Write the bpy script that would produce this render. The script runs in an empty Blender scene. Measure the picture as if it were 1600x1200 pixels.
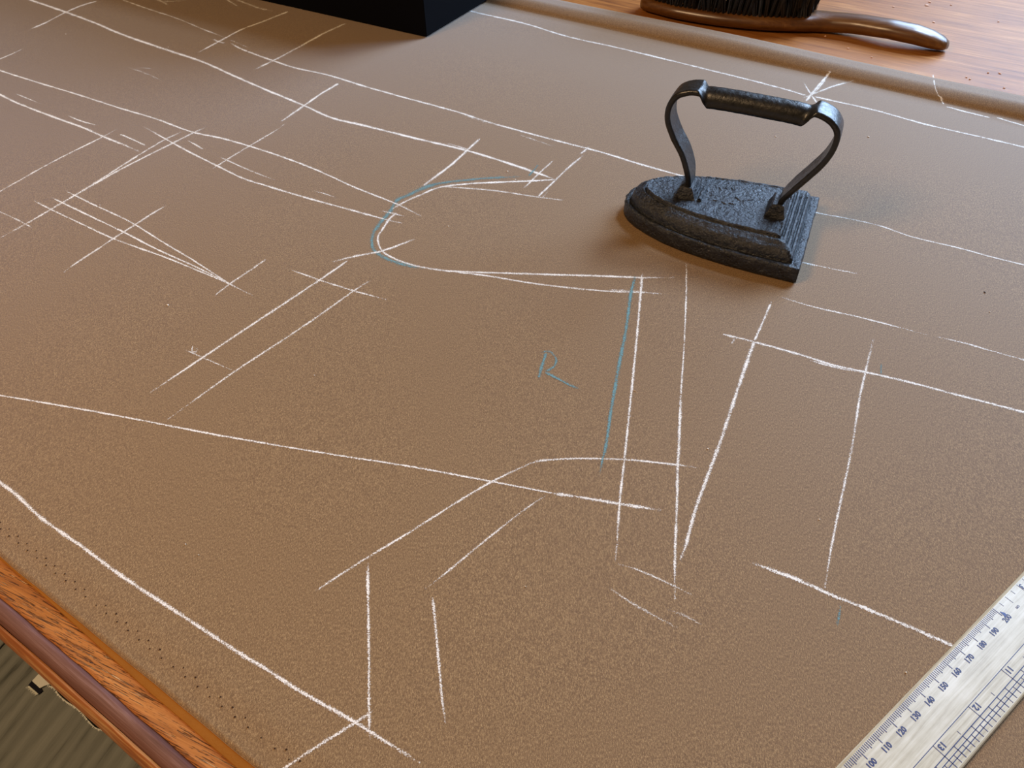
import bpy, math, random
from mathutils import Vector, Matrix, noise
random.seed(7)
sc = bpy.context.scene
COL = sc.collection
Z0 = 0.78                      # height of the cloth surface above the floor
# ------------------------------------------------------------------ camera
CAM_H = 0.32156
R = [Vector((0.83420376, -0.380514, 0.39914056)),
     Vector((0.55115757, 0.59912519, -0.58075327)),
     Vector((-0.01815041, 0.70445589, 0.70951565))]
cd = bpy.data.cameras.new('camera'); cam = bpy.data.objects.new('camera', cd); COL.objects.link(cam)
cd.sensor_width = 36; cd.sensor_fit = 'HORIZONTAL'; cd.lens = 27.0; cd.clip_start = 0.01; cd.clip_end = 50
M = Matrix.Identity(4)
for i in range(3):
    for j in range(3): M[i][j] = R[i][j]
M[2][3] = CAM_H + Z0
cam.matrix_world = M
sc.camera = cam
# ------------------------------------------------------------------ light
sc.view_settings.view_transform = 'Standard'; sc.view_settings.look = 'None'
sc.view_settings.exposure = 0.0; sc.view_settings.gamma = 1.0
sc.view_settings.use_curve_mapping = False
w = bpy.data.worlds.new('world'); sc.world = w; w.use_nodes = True
w.node_tree.nodes['Background'].inputs[0].default_value = (1.0, 0.68, 0.40, 1)
w.node_tree.nodes['Background'].inputs[1].default_value = 0.13
def area(name, loc, target, sx, sy, power, color):
    l = bpy.data.lights.new(name, 'AREA'); l.shape = 'RECTANGLE'; l.size = sx; l.size_y = sy
    l.energy = power; l.color = color
    o = bpy.data.objects.new(name, l); COL.objects.link(o)
    o.location = Vector(loc) + Vector((0, 0, Z0))
    d = Vector(target) - Vector(loc)
    o.rotation_euler = d.to_track_quat('-Z', 'Y').to_euler()
    return o
area('window_light', (0.28, 2.15, 2.35), (-0.3, 0.5, 0), 0.5, 0.55, 54, (0.56, 0.73, 1.0))
area('far_window_light', (0.30, 2.05, 0.88), (-0.25, 0.6, 0), 1.3, 0.9, 54, (0.48, 0.69, 1.0))
area('ceiling_lamp', (-0.75, -0.75, 1.25), (-0.3, 0.2, 0), 0.45, 0.45, 20, (1.0, 0.66, 0.36))

# ------------------------------------------------------------------ helpers
def mesh(name, verts, faces, mat, parent=None, smooth=False, loc=None, mats=None, midx=None):
    """verts are in table space (z = 0 on the cloth); origin goes to loc"""
    if parent is not None: org = Vector(parent['_org'])
    else: org = Vector(loc) if loc is not None else Vector((0, 0, 0))
    own = Vector(loc) if loc is not None else org
    me = bpy.data.meshes.new(name)
    me.from_pydata([tuple(Vector(v) - own) for v in verts], [], faces)
    me.materials.append(mat)
    if smooth: me.polygons.foreach_set('use_smooth', [True] * len(me.polygons))
    me.update()
    o = bpy.data.objects.new(name, me); COL.objects.link(o)
    o['_org'] = tuple(own)
    if parent is not None:
        o.parent = parent; o.location = own - org
    else: o.location = own + Vector((0, 0, Z0))
    return o
def tag(o, label=None, cat=None, group=None, kind=None):
    if label: o['label'] = label
    if cat: o['category'] = cat
    if group: o['group'] = group
    if kind: o['kind'] = kind
    return o
def empty(name, loc):
    o = bpy.data.objects.new(name, None); COL.objects.link(o); o.empty_display_size = .02
    o.location = Vector(loc) + Vector((0, 0, Z0)); o['_org'] = tuple(loc)
    return o
class MB:
    def __init__(s): s.v = []; s.f = []
    def add(s, v, f):
        n = len(s.v); s.v += [tuple(x) for x in v]; s.f += [tuple(i + n for i in q) for q in f]
    def box(s, c, size, rot=0.0, bev=0.0):
        hx, hy, hz = [a / 2 for a in size]; b = min(bev, hx * .9, hy * .9, hz * .9)
        cr, sr = math.cos(rot), math.sin(rot)
        def P(x, y, z): return (c[0] + x * cr - y * sr, c[1] + x * sr + y * cr, c[2] + z)
        if b <= 0:
            v = [P(x, y, z) for z in (-hz, hz) for x, y in ((-hx, -hy), (hx, -hy), (hx, hy), (-hx, hy))]
            s.add(v, [(3, 2, 1, 0), (4, 5, 6, 7), (0, 1, 5, 4), (1, 2, 6, 5), (2, 3, 7, 6), (3, 0, 4, 7)]); return
        def ring(ix, z):
            ax, ay = hx - ix, hy - ix; q = b * .7
            return [P(-ax + q, -ay, z), P(ax - q, -ay, z), P(ax, -ay + q, z), P(ax, ay - q, z), P(ax - q, ay, z), P(-ax + q, ay, z), P(-ax, ay - q, z), P(-ax, -ay + q, z)]
        rs = [ring(b, -hz), ring(0, -hz + b), ring(0, hz - b), ring(b * .3, hz - b * .3), ring(b, hz)]
        s.rings(rs, True, True)
    def rings(s, rs, cap0=False, cap1=False, closed=True):
        n = len(rs[0]); v = [p for r in rs for p in r]; f = []
        m = n if closed else n - 1
        for k in range(len(rs) - 1):
            for i in range(m):
                j = (i + 1) % n
                f.append((k * n + i, k * n + j, (k + 1) * n + j, (k + 1) * n + i))
        if cap0: f.append(tuple(reversed(range(n))))
        if cap1: f.append(tuple(range((len(rs) - 1) * n, len(rs) * n)))
        s.add(v, f)
    def build(s, name, mat, parent=None, smooth=False, loc=None):
        return mesh(name, s.v, s.f, mat, parent, smooth, loc)
def lerp(a, b, t): return a + (b - a) * t
def interp(tab, x):
    if x <= tab[0][0]: return tab[0][1]
    for (a, b), (c, d) in zip(tab[:-1], tab[1:]):
        if x <= c: return lerp(b, d, (x - a) / (c - a))
    return tab[-1][1]
def catmull(pts, step):
    P = [Vector(p) for p in pts]
    if len(P) == 2:
        n = max(2, int((P[1] - P[0]).length / step) + 1)
        return [P[0].lerp(P[1], i / (n - 1)) for i in range(n)]
    P = [P[0] * 2 - P[1]] + P + [P[-1] * 2 - P[-2]]
    out = []
    for i in range(1, len(P) - 2):
        a, b, c, d = P[i - 1:i + 3]
        ta = max((b - a).length ** .5, 1e-6); tb = max((c - b).length ** .5, 1e-6); tc = max((d - c).length ** .5, 1e-6)
        m1 = (c - b) + ((b - a) / ta - (c - a) / (ta + tb)) * tb
        m2 = (c - b) + ((d - c) / tc - (d - b) / (tb + tc)) * tb
        n = max(1, int((c - b).length / step))
        for k in range(n):
            t = k / n; t2 = t * t; t3 = t2 * t
            out.append(b * (2 * t3 - 3 * t2 + 1) + m1 * (t3 - 2 * t2 + t) + c * (-2 * t3 + 3 * t2) + m2 * (t3 - t2))
    out.append(P[-2]); return out
# a point of the photograph carried along its line of sight on to a real surface
CP = Vector((0, 0, CAM_H))
def ray(x, y):
    d = Vector((x - 800, 600 - y, -1200)); return Vector((R[0].dot(d), R[1].dot(d), R[2].dot(d)))
def on_z(x, y, z=0.0):
    r = ray(x, y); return CP + r * ((z - CAM_H) / r.z)
def smooth01(t):
    t = min(1, max(0, t)); return t * t * (3 - 2 * t)
def edge_bow(x):            # the folded far edge is not quite straight
    return .0015 * math.sin(x * 9 + .6) + interp([(-1, -.006), (-.5, -.003), (-.28, 0), (-.12, .002), (.02, -.002), (.5, -.006)], x)
def cloth_h(x, y):
    yy = y - edge_bow(x)
    k = 1 + .12 * math.sin(x * 17)
    t = min(1, max(0, (yy - .772) / .016)); h = .0092 * k * (1 - (1 - t) ** 1.9) * smooth01(t / .22) if t < .22 else .0092 * k * (1 - (1 - t) ** 1.9)
    if yy > .797: h -= .0092 * k * (1 - math.sqrt(max(0, 1 - ((yy - .797) / .0110) ** 2))) * .5
    h += .0004 * noise.noise(Vector((x * 6, y * 6, 3)))
    if y < .05: h -= .0012 * (1 - smooth01((y - .030) / .018))
    return h
def on_cloth(x, y, up=0.0):
    z = 0.0
    for _ in range(8):
        p = on_z(x, y, z + up); z = .5 * z + .5 * cloth_h(p.x, p.y)
    p = on_z(x, y, z + up); return Vector((p.x, p.y, cloth_h(p.x, p.y) + up))

# ------------------------------------------------------------------ materials
def mat(name):
    m = bpy.data.materials.new(name); m.use_nodes = True
    nt = m.node_tree; b = nt.nodes['Principled BSDF']
    return m, nt, b
def N(nt, t, **kw):
    n = nt.nodes.new(t)
    for k, v in kw.items():
        if k.startswith('i_'):
            n.inputs[k[2:].replace('_', ' ')].default_value = v
        else: setattr(n, k, v)
    return n
def coords(nt, scale=(1, 1, 1), rot=(0, 0, 0)):
    g = N(nt, 'ShaderNodeNewGeometry'); mp = N(nt, 'ShaderNodeMapping')
    mp.vector_type = 'TEXTURE'; mp.inputs['Scale'].default_value = tuple(1 / q for q in scale); mp.inputs['Rotation'].default_value = rot
    nt.links.new(g.outputs['Position'], mp.inputs['Vector']); return mp.outputs[0]
def ramp(nt, src, stops):
    r = N(nt, 'ShaderNodeValToRGB'); e = r.color_ramp.elements
    while len(e) < len(stops): e.new(.5)
    for q, (p, c) in zip(e, stops): q.position = p; q.color = (*c, 1)
    nt.links.new(src, r.inputs[0]); return r.outputs[0]
def nz(nt, vec, scale, detail=3, rough=.6, dist=0):
    n = N(nt, 'ShaderNodeTexNoise'); n.inputs['Scale'].default_value = scale; n.inputs['Detail'].default_value = detail
    n.inputs['Roughness'].default_value = rough; n.inputs['Distortion'].default_value = dist
    nt.links.new(vec, n.inputs['Vector']); return n.outputs['Fac']
def mixc(nt, f, a, b, mode='MIX'):
    m = N(nt, 'ShaderNodeMix', data_type='RGBA', blend_type=mode)
    for s, i in ((f, 0), (a, 6), (b, 7)):
        if hasattr(s, 'is_output'): nt.links.new(s, m.inputs[i])
        else: m.inputs[i].default_value = s if i == 0 else (*s, 1)
    return m.outputs[2]
def math_(nt, op, a, b=None, clamp=False):
    m = N(nt, 'ShaderNodeMath', operation=op, use_clamp=clamp)
    for s, i in ((a, 0), (b, 1)):
        if s is None: continue
        if hasattr(s, 'is_output'): nt.links.new(s, m.inputs[i])
        else: m.inputs[i].default_value = s
    return m.outputs[0]
def bump(nt, b, h, strength, dist, prev=None):
    n = N(nt, 'ShaderNodeBump'); n.inputs['Strength'].default_value = strength; n.inputs['Distance'].default_value = dist
    nt.links.new(h, n.inputs['Height'])
    if prev is not None: nt.links.new(prev, n.inputs['Normal'])
    nt.links.new(n.outputs[0], b.inputs['Normal']); return n.outputs[0]
def lin(r, g, b):
    return tuple(((c / 255) / 12.92 if c / 255 <= .04045 else ((c / 255 + .055) / 1.055) ** 2.4) for c in (r, g, b))

def make_cloth_mat():
    m, nt, b = mat('brown_melton_wool')
    v = coords(nt); vd = coords(nt, (1, .38, 1), (0, 0, math.radians(32)))
    f = nz(nt, vd, 2100, 2, .75); g = nz(nt, v, 3000, 1, .5); big = nz(nt, v, 9, 3, .5)
    s = math_(nt, 'ADD', math_(nt, 'MULTIPLY', f, .62), math_(nt, 'MULTIPLY', g, .38))
    c = ramp(nt, s, [(.32, lin(92, 67, 41)), (.5, lin(129, 100, 65)), (.68, lin(180, 149, 104))])
    c = mixc(nt, math_(nt, 'MULTIPLY', big, .22), c, lin(116, 86, 52))
    nt.links.new(c, b.inputs['Base Color'])
    b.inputs['Roughness'].default_value = .72; b.inputs['Specular IOR Level'].default_value = .35
    b.inputs['Sheen Weight'].default_value = 1.0; b.inputs['Sheen Roughness'].default_value = .36
    b.inputs['Sheen Tint'].default_value = (.92, .93, 1, 1)
    bump(nt, b, s, .30, .0004)
    return m
def make_chalk(name, col, lump=1.0):
    m, nt, b = mat(name)
    a = N(nt, 'ShaderNodeAttribute', attribute_name='chalk_amount')
    v = coords(nt); f = nz(nt, v, 1500, 2, .65); g = nz(nt, v, 130, 2, .5)
    s = math_(nt, 'ADD', math_(nt, 'MULTIPLY', math_(nt, 'SUBTRACT', f, .5), 2.6), math_(nt, 'MULTIPLY', math_(nt, 'SUBTRACT', g, .5), 1.0))
    d = math_(nt, 'SUBTRACT', math_(nt, 'SUBTRACT', math_(nt, 'MULTIPLY', a.outputs['Fac'], 1.0), .5), s)
    al = math_(nt, 'MULTIPLY', math_(nt, 'ADD', d, .10), 1.55, True)
    al = math_(nt, 'MULTIPLY', al, .93)
    b.inputs['Base Color'].default_value = (*col, 1); b.inputs['Roughness'].default_value = .95
    b.inputs['Specular IOR Level'].default_value = .1
    nt.links.new(al, b.inputs['Alpha'])
    return m
CR = math.radians(9)
def make_wood(name, stops, rot=0.0, stretch=22, rough=.42, cracks=0.0, coat=0.0, scale=26, spec=.5):
    m, nt, b = mat(name)
    v = coords(nt, (1, stretch, stretch), (0, 0, rot))
    f = nz(nt, v, scale * .3, 5, .65, .6); v2 = coords(nt, (1, stretch * 2.2, stretch), (0, 0, rot)); g = nz(nt, v2, scale, 4, .7, .3)
    blot = nz(nt, coords(nt), 7, 3, .55)
    s = math_(nt, 'ADD', math_(nt, 'MULTIPLY', f, .55), math_(nt, 'MULTIPLY', g, .45))
    s = math_(nt, 'ADD', math_(nt, 'MULTIPLY', s, .8), math_(nt, 'MULTIPLY', blot, .2))
    c = ramp(nt, s, stops)
    nt.links.new(c, b.inputs['Base Color'])
    b.inputs['Roughness'].default_value = rough; b.inputs['Specular IOR Level'].default_value = spec
    b.inputs['Coat Weight'].default_value = coat; b.inputs['Coat Roughness'].default_value = .25
    pr = bump(nt, b, g, .25, .0006)
    if cracks:
        v3 = coords(nt, (1, 24, 24), (0, 0, rot)); k = nz(nt, v3, 42, 4, .65, .5)
        kk = ramp(nt, k, [(.36, (0, 0, 0)), (.42, (1, 1, 1)), (.60, (1, 1, 1)), (.66, (.3, .3, .3))])
        bump(nt, b, kk, cracks, .0016, pr)
        lo = ramp(nt, k, [(.34, (1, 1, 1)), (.40, (0, 0, 0))]); hi = ramp(nt, k, [(.615, (0, 0, 0)), (.68, (1, 1, 1))])
        c2 = mixc(nt, math_(nt, 'MULTIPLY', lo, .5), c, lin(84, 44, 16))
        c3 = mixc(nt, math_(nt, 'MULTIPLY', hi, .6), c2, lin(236, 196, 140))
        nt.links.new(c3, b.inputs['Base Color'])
    return m
def plain(name, col, rough=.5, metallic=0.0, spec=.5, bumps=None, var=0.0):
    m, nt, b = mat(name)
    b.inputs['Base Color'].default_value = (*col, 1); b.inputs['Roughness'].default_value = rough
    b.inputs['Metallic'].default_value = metallic; b.inputs['Specular IOR Level'].default_value = spec
    if bumps:
        pr = None
        for sc_, st, di in bumps:
            pr = bump(nt, b, nz(nt, coords(nt), sc_, 4, .62), st, di, pr)
    if var:
        f = nz(nt, coords(nt), 60, 4, .6)
        nt.links.new(mixc(nt, f, tuple(x * (1 - var) for x in col), tuple(x * (1 + var) for x in col)), b.inputs['Base Color'])
    return m
M_CLOTH = make_cloth_mat()
M_WHITE = make_chalk('white_chalk', lin(250, 244, 234))
M_BLUE = make_chalk('blue_chalk', lin(116, 156, 160))
M_TOP = make_wood('varnished_table_wood', [(.36, lin(108, 60, 24)), (.46, lin(148, 90, 38)), (.56, lin(174, 113, 54)), (.66, lin(204, 150, 90))], 0, 16, .5, 0, .0, 26, .28)
M_STRIP = make_wood('worn_orange_wood', [(.36, lin(124, 66, 18)), (.46, lin(160, 94, 32)), (.56, lin(186, 118, 54)), (.68, lin(214, 158, 96))], CR, 18, .55, 1.0, .0)
M_NOSE = make_wood('dark_purple_varnish', [(.36, lin(84, 52, 44)), (.5, lin(112, 76, 68)), (.64, lin(146, 114, 110))], 0, 18, .6, 0, 0, 26, .3)
M_RIM = make_wood('rubbed_edge_wood', [(.40, lin(118, 62, 24)), (.48, lin(156, 94, 46)), (.57, lin(216, 176, 120))], 0, 10, .5, 0, 0, 14)
M_UNDER = make_wood('raw_under_wood', [(.3, lin(90, 60, 38)), (.7, lin(150, 106, 70))], 0, 12, .7)
def make_iron(name, col, rough, b1, rust=.3):
    m, nt, b = mat(name)
    v = coords(nt); f = nz(nt, v, 420, 4, .7); g = nz(nt, v, 150, 3, .6)
    c = ramp(nt, g, [(.35, tuple(x * .7 for x in col)), (.55, col), (.75, tuple(a * b_ for a, b_ in zip(col, (1.7, 1.5, 1.25))))])
    nt.links.new(c, b.inputs['Base Color'])
    b.inputs['Metallic'].default_value = .25; b.inputs['Specular IOR Level'].default_value = .75
    r = ramp(nt, f, [(.3, (rough - .1,) * 3), (.7, (rough + .14,) * 3)]); nt.links.new(r, b.inputs['Roughness'])
    h = nz(nt, v, 780, 2, .6); pr = bump(nt, b, g, b1, .0016); pr = bump(nt, b, f, b1, .0012, pr); bump(nt, b, h, b1, .0005, pr)
    return m
M_IRON = make_iron('rough_cast_iron', (.013, .015, .021), .30, 1.0)
M_STRAP = make_iron('forged_black_iron', (.011, .0108, .011), .32, .16)
M_BLACK = plain('matt_black_card', (.0010, .0010, .0022), .8, 0, .08, [(300, .15, .0003)])
M_BACK = make_wood('brush_back_wood', [(.32, lin(62, 34, 12)), (.5, lin(98, 60, 24)), (.68, lin(136, 96, 52))], .1, 10, .34, 0, .35)
M_BRIS = plain('black_bristle', (.012, .010, .010), .45)
M_TUFT = plain('bristle_root', (.03, .016, .008), .7)

# ------------------------------------------------------------------ floor
def floor_mat():
    m, nt, b = mat('grey_oak_floor')
    v = coords(nt, (7, 1, 1), (0, 0, math.radians(12.6)))
    f = nz(nt, v, 3.2, 5, .6, 1.2)
    wv = N(nt, 'ShaderNodeTexWave', wave_type='BANDS', bands_direction='X'); wv.inputs['Scale'].default_value = 2.0
    wv.inputs['Distortion'].default_value = 9; wv.inputs['Detail'].default_value = 3; wv.inputs['Detail Scale'].default_value = .8
    nt.links.new(v, wv.inputs['Vector'])
    fine = nz(nt, coords(nt, (60, 3, 1), (0, 0, math.radians(12.6))), 9, 3, .6)
    s = math_(nt, 'ADD', math_(nt, 'MULTIPLY', f, .5), math_(nt, 'ADD', math_(nt, 'MULTIPLY', wv.outputs['Fac'], .14), math_(nt, 'MULTIPLY', fine, .22)))
    c = ramp(nt, s, [(.26, lin(72, 76, 70)), (.36, lin(116, 120, 114)), (.62, lin(144, 148, 142))])
    nt.links.new(c, b.inputs['Base Color']); b.inputs['Roughness'].default_value = .6
    bump(nt, b, fine, .2, .0006)
    return m
M_FLOOR = floor_mat()
fl = mesh('floor', [(-4, -3, -Z0 - .02), (3, -3, -Z0 - .02), (3, 4, -Z0 - .02), (-4, 4, -Z0 - .02), (-4, -3, -Z0 - .06), (3, -3, -Z0 - .06), (3, 4, -Z0 - .06), (-4, 4, -Z0 - .06)],
          [(0, 1, 2, 3), (7, 6, 5, 4), (0, 4, 5, 1), (1, 5, 6, 2), (2, 6, 7, 3), (3, 7, 4, 0)], plain('subfloor', lin(60, 52, 40), .8), loc=(0, 0, -Z0 - .02))
tag(fl, 'grey brown oak plank floor below the cutting table', kind='structure')
pa = math.radians(-12.6)            # planks run nearly front to back
pm = MB(); pm.box((0, 0, -.01), (.397, 1.79, .02), 0, .0015)
plank0 = None
for i in range(-6, 7):
    for j in range(-2, 2):
        cx = i * .40; cy = j * 1.8 + (.9 if i % 2 else 0) + .30
        px = -.79 +.0 + cx * math.cos(-pa) + cy * math.sin(-pa) * -1 + .03; py = cx * math.sin(-pa) + cy * math.cos(-pa)
        if plank0 is None:
            o = mesh('floor_plank', pm.v, pm.f, M_FLOOR); plank0 = o
        else:
            o = plank0.copy(); COL.objects.link(o)
        o.parent = fl; o.location = (px, py, .02); o.rotation_euler = (0, 0, -pa)

# ------------------------------------------------------------------ table
TX0, TX1, TY1 = -1.55, .75, 1.42
table = tag(empty('cutting_table', (-.4, .7, -Z0)), 'varnished orange brown wooden cutting table with a worn dark rounded front edge', 'table')
ZT = -.0032
mb = MB(); mb.box(((TX0 + TX1) / 2, (.06 + TY1) / 2, ZT - .016), (TX1 - TX0, TY1 - .06, .032), 0, .001); mb.build('tabletop', M_TOP, table)
def sweep_x(prof, x0, x1, n, wob=0.0):
    rs = []
    for i in range(n + 1):
        x = lerp(x0, x1, i / n)
        rs.append([(x, y + wob * noise.noise(Vector((x * 25, k * .7, 1))), z + wob * noise.noise(Vector((x * 30, 7 + k * .7, 5)))) for k, (y, z) in enumerate(prof)])
    return rs
# front strip: cracked and splintered, its surface really uneven
rs = []
for i in range(521):
    x = lerp(TX0, TX1, i / 520); row = []
    for k in range(15):
        y = .0172 + (.0599 - .0172) * k / 14
        dz = .00045 * noise.noise(Vector((x * 38 + y * 160, y * 520, 2))) if 0 < k < 14 else 0
        y2 = y + (.0005 * noise.noise(Vector((x * 60, 0, 9))) if k == 0 else 0)
        row.append((x, y2, ZT + dz))
    row += [(x, .0599, ZT - .032), (x, .0172, ZT - .032)]
    rs.append(row)
mb = MB(); mb.rings(rs, True, True); o = mb.build('front_strip', M_STRIP, table, True); tag(o, 'orange strip of cracked splintery wood along the front')
prof = [(.0172, ZT - .0003), (.0150, ZT - .0004), (.0125, ZT - .0012), (.0102, ZT - .0030), (.0094, ZT - .0046), (.0094, ZT - .024), (.0172, ZT - .024)]
mb = MB(); mb.rings(sweep_x(prof, TX0, TX1, 260, .0003), True, True); o = mb.build('edge_moulding', M_NOSE, table, True); tag(o, 'dark purple brown varnished band of the front edge')
prof = [(.0093, ZT - .0040), (.0078, ZT - .0055), (.0063, ZT - .0090), (.0055, ZT - .014), (.0053, ZT - .020), (.0058, ZT - .026), (.0075, ZT - .029), (.0093, ZT - .029)]
mb = MB(); mb.rings(sweep_x(prof, TX0, TX1, 300, .0005), True, True); o = mb.build('edge_lip', M_RIM, table, True); tag(o, 'rubbed pale orange lower lip of the front edge')
mb = MB(); mb.box(((TX0 + TX1) / 2, .11, ZT - .082), (TX1 - TX0 - .16, .022, .1), 0, .002); mb.build('apron', M_UNDER, table)
mb = MB(); mb.box(((TX0 + TX1) / 2, TY1 - .08, ZT - .082), (TX1 - TX0 - .16, .022, .1), 0, .002); mb.build('apron', M_UNDER, table)
for lx in (TX0 + .1, TX1 - .1):
    for ly in (.13, TY1 - .1):
        mb = MB(); hz = Z0 + ZT - .032
        rs = [[(lx + sx * wd, ly + sy * wd, -Z0 + zz) for sx, sy in ((-1, -1), (1, -1), (1, 1), (-1, 1))] for zz, wd in ((0, .022), (hz * .8, .036), (hz, .036))]
        mb.rings(rs, True, True); mb.build('leg', M_UNDER, table)

# ------------------------------------------------------------------ cloth
XC0, XC1 = -1.5, .70
cloth = empty('wool_cloth', (-.4, .42, 0))
tag(cloth, 'brown wool cloth chalk marked with garment pattern lines, spread over the table', 'cloth')
xs = [lerp(XC0, XC1, i / 330) for i in range(331)]
ys = []
y = .0302
while y < .05: ys.append(y); y += .002
while y < .766: ys.append(y); y += .010
while y < .8075: ys.append(y); y += .0012
rs = []
def edge_y(x): return .0004 * noise.noise(Vector((x * 40, 2, 2))) + .00035 * noise.noise(Vector((x * 150, 2, 2)))
for x in xs:
    row = [(x, .0330, -.0030), (x, .0304 + edge_y(x), -.0028), (x, .0298 + edge_y(x), -.0022)]
    row += [(x, yy + (edge_y(x) if yy < .032 else 0), cloth_h(x, yy)) for yy in ys]
    eb = edge_bow(x); zt = cloth_h(x, .8070 + min(0, eb))
    yb = .8075 + eb
    zz = cloth_h(x, .8070)
    row += [(x, .8078 + eb * .5 + .0006, zz - .0014), (x, .8084 + eb * .5, zz - .003), (x, .8070 + eb * .5, -.0016), (x, .803, -.0031), (x, .78, -.0031)]
    rs.append(row)
mb = MB(); mb.rings(rs, closed=False); o = mb.build('cloth_layer', M_CLOTH, cloth, True)
# lower layer: a selvage strip peeping out in front
M_SELV = plain('ochre_selvage', lin(150, 96, 34), .9, 0, .2, [(900, .4, .0004)], .2)
rs = []
for i in range(241):
    x = lerp(XC0, XC1, i / 240)
    d = interp([(-1.5, .0), (-.42, .0006), (-.30, .0012), (-.22, .0034), (-.14, .0045), (.7, .0052)], x) + .0003 * noise.noise(Vector((x * 50, 4, 4)))
    rs.append([(x, .034, -.0030), (x, .0301 - d, -.0031), (x, .0299 - d, -.0026), (x, .0303 - d, -.0022), (x, .034, -.0021)])
mb = MB(); mb.rings(rs, closed=False); o = mb.build('selvage_strip', M_SELV, cloth, True); tag(o, 'ochre selvage of the lower layer showing at the front edge')
# tenter pin holes: two parallel rows of pricks
mb = MB()
x = -.60; k = 0
while x < .3:
    for dx, yy in ((0, .0391), (.0041, .0413)):
        if random.random() < .06: continue
        jx = x + dx + random.uniform(-.0002, .0002); jy = yy + random.uniform(-.00015, .00015); z = cloth_h(jx, jy) + .0002
        r1 = random.uniform(.00030, .00045)
        mb.add([(jx + r1 * 1.1 * math.cos(a), jy + r1 * math.sin(a), z) for a in [i * math.pi / 3 for i in range(6)]], [(0, 1, 2, 3, 4, 5)])
    x += .0078
o = mb.build('pin_holes', plain('hole_dark', lin(58, 36, 22), .95, 0, .1), cloth); tag(o, 'rows of dark tenter pin holes along the front edge', kind='stuff')

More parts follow.
